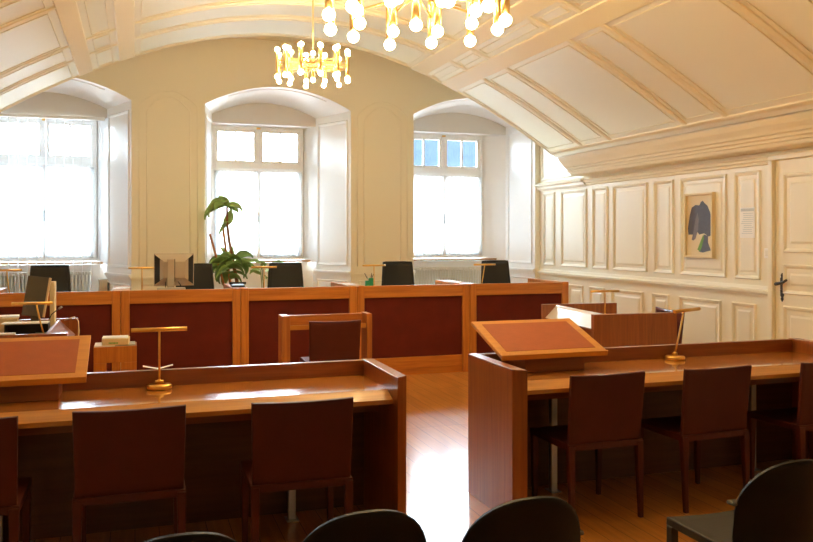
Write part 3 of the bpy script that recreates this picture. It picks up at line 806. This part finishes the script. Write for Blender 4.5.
tr = [(0,0,.28)] + [W(px, py)-L0 for px, py in ((237,282),(233,262),(229,240),(227,222),(227,207))]
MB().tube(tr, [.026,.025,.023,.021,.018,.014], 8).build('trunk', 'stem', o)
m = MB(); m.tube([Vector((-.03,.03,.28)), W(222.5,224)-L0], .017, 8); m.tube([Vector((-.05,-.02,.28)), W(210,234)-L0], .015, 8); m.build('stake', 'stake', o)
m = MB()
top = W(227, 207)-L0
for az, el, L, wd, dr, ro in ((180,.75,.30,.06,2.6,.9),(170,.35,.32,.06,1.8,-.9),(160,1.2,.24,.05,2.4,.8),(200,1.0,.20,.05,2.6,-.7),(0,.7,.22,.045,2.2,.9),(20,.2,.16,.045,1.4,-.9),(95,1.3,.18,.05,1.6,.3),(250,1.0,.20,.05,1.8,.4),(185,1.45,.16,.05,1.2,.8)):
    leaf(m, top, R(az), el, L*1.2, wd*1.15, dr, ro)
leaf(m, W(225,228)-L0, R(10), 1.15, .30, .055, -.1, 1.0); leaf(m, W(229,222)-L0, R(195), -.7, .22, .05, .4, .9)
leaf(m, W(226,226)-L0, R(25), .8, .22, .05, -.3, .9)
m.build('top_leaves', 'leaf_pale', o)
m = MB()
for k in range(24):
    s_ = W(random.uniform(224,238), random.uniform(258,280))-L0
    az = random.choice((random.uniform(140,220), random.uniform(-40,20), random.uniform(0,360)))
    leaf(m, s_, R(az), random.uniform(.1,1.2), random.uniform(.22,.36), random.uniform(.05,.075), random.uniform(1.4,2.8), random.choice((-1,1))*random.uniform(.4,1.1))
m.build('lower_leaves', 'leaf', o)
m = MB()
for az, el, L, wd, dr, ro in ((0,.55,.38,.05,.9,.9),(10,.3,.42,.05,1.0,.9),(-15,.6,.34,.05,1.3,-.8),(75,1.4,.3,.06,.6,.6),(165,1.35,.3,.06,.7,1.0),(185,.5,.3,.06,1.2,.9),(175,.1,.34,.06,.9,-.9),(200,-.2,.3,.06,1.0,.8),(170,.9,.36,.06,2.0,.9),(120,1.3,.34,.06,.8,.5)):
    leaf(m, W(231,266)-L0, R(az), el, L, wd, dr, ro)
m.build('pale_leaves', 'leaf_pale', o)
b1 = W(267, 292, 11.3)
o = thing('leafy_plant', 'low pale-leaved plant beside the black office chair, under the middle window', 'plant', (b1.x, 11.3, .15))
MB().lathe([(.10,0),(.13,.22),(.145,.24),(.145,.27),(.125,.27),(.12,.24),(0,.24)]).build('pot', 'terracotta', o)
m = MB()
for k in range(5): 
    a = k*1.3; m.tube([(.03*math.cos(a),.03*math.sin(a),.22),(.06*math.cos(a),.06*math.sin(a),.6),(.10*math.cos(a),.05*math.sin(a),1.0)], .006, 6)
m.build('stems', 'leaf', o)
m = MB()
for k in range(16):
    a = random.uniform(0, 2*math.pi)
    leaf(m, Vector((.09*math.cos(a), .06*math.sin(a), random.uniform(.86,1.10))), a, random.uniform(.1,.7), random.uniform(.14,.24), random.uniform(.035,.05), random.uniform(.6,1.6), random.choice((-1,1))*random.uniform(.4,1.0))
m.build('leaves', 'leaf_pale', o)

# ------------------------------------------------------------------ things on the right wall
y0, y1 = yr(716), yr(687.5)
o = thing('framed_painting', 'narrow framed painting with dark slate blue and green shapes', 'painting', (XR-.004, (y0+y1)/2, 1.85))
hy_, hz_ = (y1-y0)/2, .345
hz0, hz1 = -.494, .244
m = MB()
for a, b, c, d in ((-hy_,-hy_+.025,hz0,hz1),(hy_-.025,hy_,hz0,hz1)): m.box(-.05,0,a,b,c,d)
m.box(-.05,0,-hy_+.025,hy_-.025,hz0,hz0+.025); m.box(-.05,0,-hy_+.025,hy_-.025,hz1-.025,hz1)
m.build('picture_frame', 'carton', o, .003)
MB().box(-.018,0,-hy_+.025,hy_-.025,hz0+.025,hz1-.025).build('canvas', 'canvas', o)
def blot(pts, mt, d):      # pts in crop fractions (u to the right in the picture = -y), v up
    q = [((.47-u)*2.3*hy_, hz0 + v*(hz1-hz0)) for u, v in pts]
    MB().prism(q, 'yz', -.018-d, -.0175).build('painted_shape', mt, o)
blot([(.12,.36),(.10,.46),(.16,.66),(.22,.78),(.34,.82),(.46,.81),(.50,.86),(.56,.88),(.62,.84),(.70,.80),(.78,.70),(.84,.52),(.86,.36),(.74,.33),(.60,.38),(.46,.36),(.40,.40),(.30,.36)], 'ink_blue', .0008)
blot([(.22,.28),(.26,.36),(.34,.60),(.40,.70),(.44,.60),(.42,.44),(.34,.30),(.28,.27)], 'ink_blue_pale', .0014)
blot([(.44,.10),(.56,.24),(.60,.36),(.72,.34),(.72,.24),(.80,.12),(.66,.10),(.56,.085)], 'ink_blue', .001)
blot([(.40,.13),(.50,.26),(.58,.36),(.60,.30),(.54,.18),(.48,.10)], 'ink_green', .0018)
y0, y1 = yr(755.5), yr(741)
o = thing('notice_sheet', 'white notice sheet pinned to the panelled wall near the door', 'notice', (XR-.009, (y0+y1)/2, 1.74))
hh = (y1-y0)/2
MB().box(-.003,0,-hh,hh,-.155,.165).build('sheet', 'notice', o)
m = MB(); m.box(-.0042,-.003,-hh+.01,hh-.01,.125,.155)
for k in range(11):
    zz = .10 - k*.021; m.box(-.0042,-.003,-hh+.012+random.uniform(0,.03),hh-.012-random.uniform(0,.05),zz,zz+.006)
m.build('printed_lines', 'ink_print', o)
yc = yr(768)
o = thing('light_switch', 'cream light switch on the wall beside the door', 'switch', (XR-.001, yc, 1.43))
MB().box(-.012,0,-.04,.04,-.05,.05).build('plate', 'white_paint', o, .003)
MB().box(-.018,-.011,-.022,.022,-.03,.03).build('rocker', 'radiator', o, .003)

# ------------------------------------------------------------------ chandeliers
def chandelier(loc, k, label, ztop):
    """loc z = height of the outer lower bulbs' centres; k = scale"""
    o = thing('chandelier', label, 'chandelier', loc, 0, 'brass tube chandeliers')
    Ro, Ri, Lt, br, tr_ = .40*k, .28*k, .30*k, .028*k, .019*k
    zm = Lt/2 + .015*k
    m = MB(); m.tube([(0,0,Lt+.05*k),(0,0,ztop-loc[2]-.02)], .008*k, 10); m.build('rod', 'brass_bright', o)
    m = MB(); m.lathe([(.02,-.06),(.05,-.04),(.06,0)], (0,0,ztop-loc[2])); m.build('canopy', 'brass_bright', o)
    m = MB()
    for dz in (-.03*k, .03*k):
        for i in range(12):
            a = R(30*i); m.tube([(0,0,zm+dz),(Ro*math.cos(a),Ro*math.sin(a),zm+dz)], .006*k, 6)
        for i in range(8):
            a = R(45*i+22.5); m.tube([(0,0,zm+dz),(Ri*math.cos(a),Ri*math.sin(a),zm+dz)], .006*k, 6)
    m.build('arms', 'brass_bright', o)
    spots = [(0,0,0)] + [(Ri*math.cos(R(45*i+22.5)+math.pi/2-YAW), Ri*math.sin(R(45*i+22.5)+math.pi/2-YAW), .035*k) for i in range(8)] \
        + [(Ro*math.cos(R(30*i)), Ro*math.sin(R(30*i)), (0 if i%2 else .012*k)) for i in range(12)]
    first = None
    for x, y, z in spots:
        if first is None:
            m = MB(); m.tube([(0,0,br*.7),(0,0,Lt-br*.7)], tr_, 14); first = t = m.build('tube', 'brass_bright', o, loc=(x,y,z))
            MB().sphere((0,0,0), br, 10).build('bulb', 'bulb', t); MB().sphere((0,0,Lt), br, 10).build('bulb', 'bulb', t)
        else:
            t = copy_tree(first, o); t.location = (x, y, z)
    return o
CHX = 1.88
p1 = at(313, 80, X=CHX-.14); p2 = at(416, 25, X=CHX)
chandelier((CHX-.14, p1.y, p1.z), .92, 'smaller, farther brass chandelier with glowing bulbs before the middle window', APEX)
chandelier((CHX, p2.y, p2.z), 1.57, 'large, nearer brass chandelier with round bulbs, cut by the top picture edge', APEX)

# ------------------------------------------------------------------ black chairs in the foreground
def shell_chair(x, y, rz, label):
    o = thing('shell_chair', label, 'chair', (x, y, 0), R(rz), 'black chairs in the front row')
    def back(u, v):
        q = -math.cos(math.pi*u); x = q*.208        # rounded outline, denser columns towards the sides
        zt = .60 + .197*math.sqrt(max(0, 1-abs(q)**2.3)); z = .40 + (zt-.40)*v
        return Vector((x*(.94+.06*min(1, v*2)), .07*q*q + .05*(1-(z-.40)/.40), z))
    MB().sheet(back, 20, 18, .014).build('backrest', 'black_shell', o)
    m = MB(); m.sheet(lambda u, v: Vector(((u-.5)*.44, .03+v*.45, .46-.01*math.sin(math.pi*u))), 8, 8, -.035); m.build('seat', 'seat_olive', o, .006)
    for sx in (-1, 1):
        for yy in (.06, .45):
            m = MB(); m.box(sx*.212-.016, sx*.212+.016, yy-.018, yy+.018, 0, .43); m.build('leg', 'black', o, .003)
        m = MB(); m.box(sx*.205-.022, sx*.205+.022, .075, .115, .625, .64); m.build('link_bracket', 'dark_grey', o, .006)
    return o
for x, y, rz, lab in ((.12, 2.30, 0, 'black round-backed chair at the bottom left, mostly below the picture edge'),
                  (.65, 2.32, 0, 'black round-backed chair at the bottom centre, left of the aisle glare'),
                  (1.165, 2.28, 0, 'black round-backed chair at the bottom, below the right desk end panel'),
                  (2.275, 2.36, 0, 'black round-backed chair at the bottom right corner, its seat showing')):
    shell_chair(x, y, rz, lab)

# ------------------------------------------------------------------ across the street
o = thing('street_building', 'building with a blue-grey roof seen through the right window', 'building', (12.3, 27, -6))
MB().box(-4.6, 6, 0, 8, 0, 9.6).build('facade', 'facade', o)
MB().prism([(-.6,9.6),(8.6,9.6),(4,13.6)], 'yz', -4.9, 6.3).build('roof', 'roof', o)

# ------------------------------------------------------------------ light
wd = bpy.data.worlds.new('overcast_sky'); C.world = wd; wd.use_nodes = True
n, l = wd.node_tree.nodes, wd.node_tree.links
bg = n['Background']; bg.inputs[1].default_value = 62.0
tc = n.new('ShaderNodeTexCoord'); sp = n.new('ShaderNodeSeparateXYZ'); l.new(tc.outputs['Generated'], sp.inputs[0])
cr = n.new('ShaderNodeValToRGB'); l.new(sp.outputs['Z'], cr.inputs[0])     # overcast sky above, street below the horizon
cr.color_ramp.elements[0].position = 0.0; cr.color_ramp.elements[0].color = (.20, .21, .21, 1)
cr.color_ramp.elements[1].position = .04; cr.color_ramp.elements[1].color = (.68, .86, 1.0, 1)
l.new(cr.outputs[0], bg.inputs[0])
for i in range(3):
    L = bpy.data.lights.new('window_portal', 'AREA'); L.shape = 'RECTANGLE'; L.size = 1.36; L.size_y = 2.0
    L.cycles.is_portal = True
    lo = bpy.data.objects.new('window_portal', L); COL.objects.link(lo)
    lo.location = (WCX[i], YG+.07, 2.25); lo.rotation_euler = (R(-90), 0, 0)

C.view_settings.view_transform = 'Standard'; C.view_settings.look = 'None'
C.view_settings.gamma = 1; C.view_settings.use_curve_mapping = False
C.view_settings.exposure = 0
cy = C.cycles
cy.use_denoising = True; cy.denoiser = 'OPENIMAGEDENOISE'
cy.max_bounces = 10; cy.diffuse_bounces = 6; cy.glossy_bounces = 4; cy.transparent_max_bounces = 24
cy.sample_clamp_indirect = 8; cy.caustics_reflective = False; cy.caustics_refractive = False
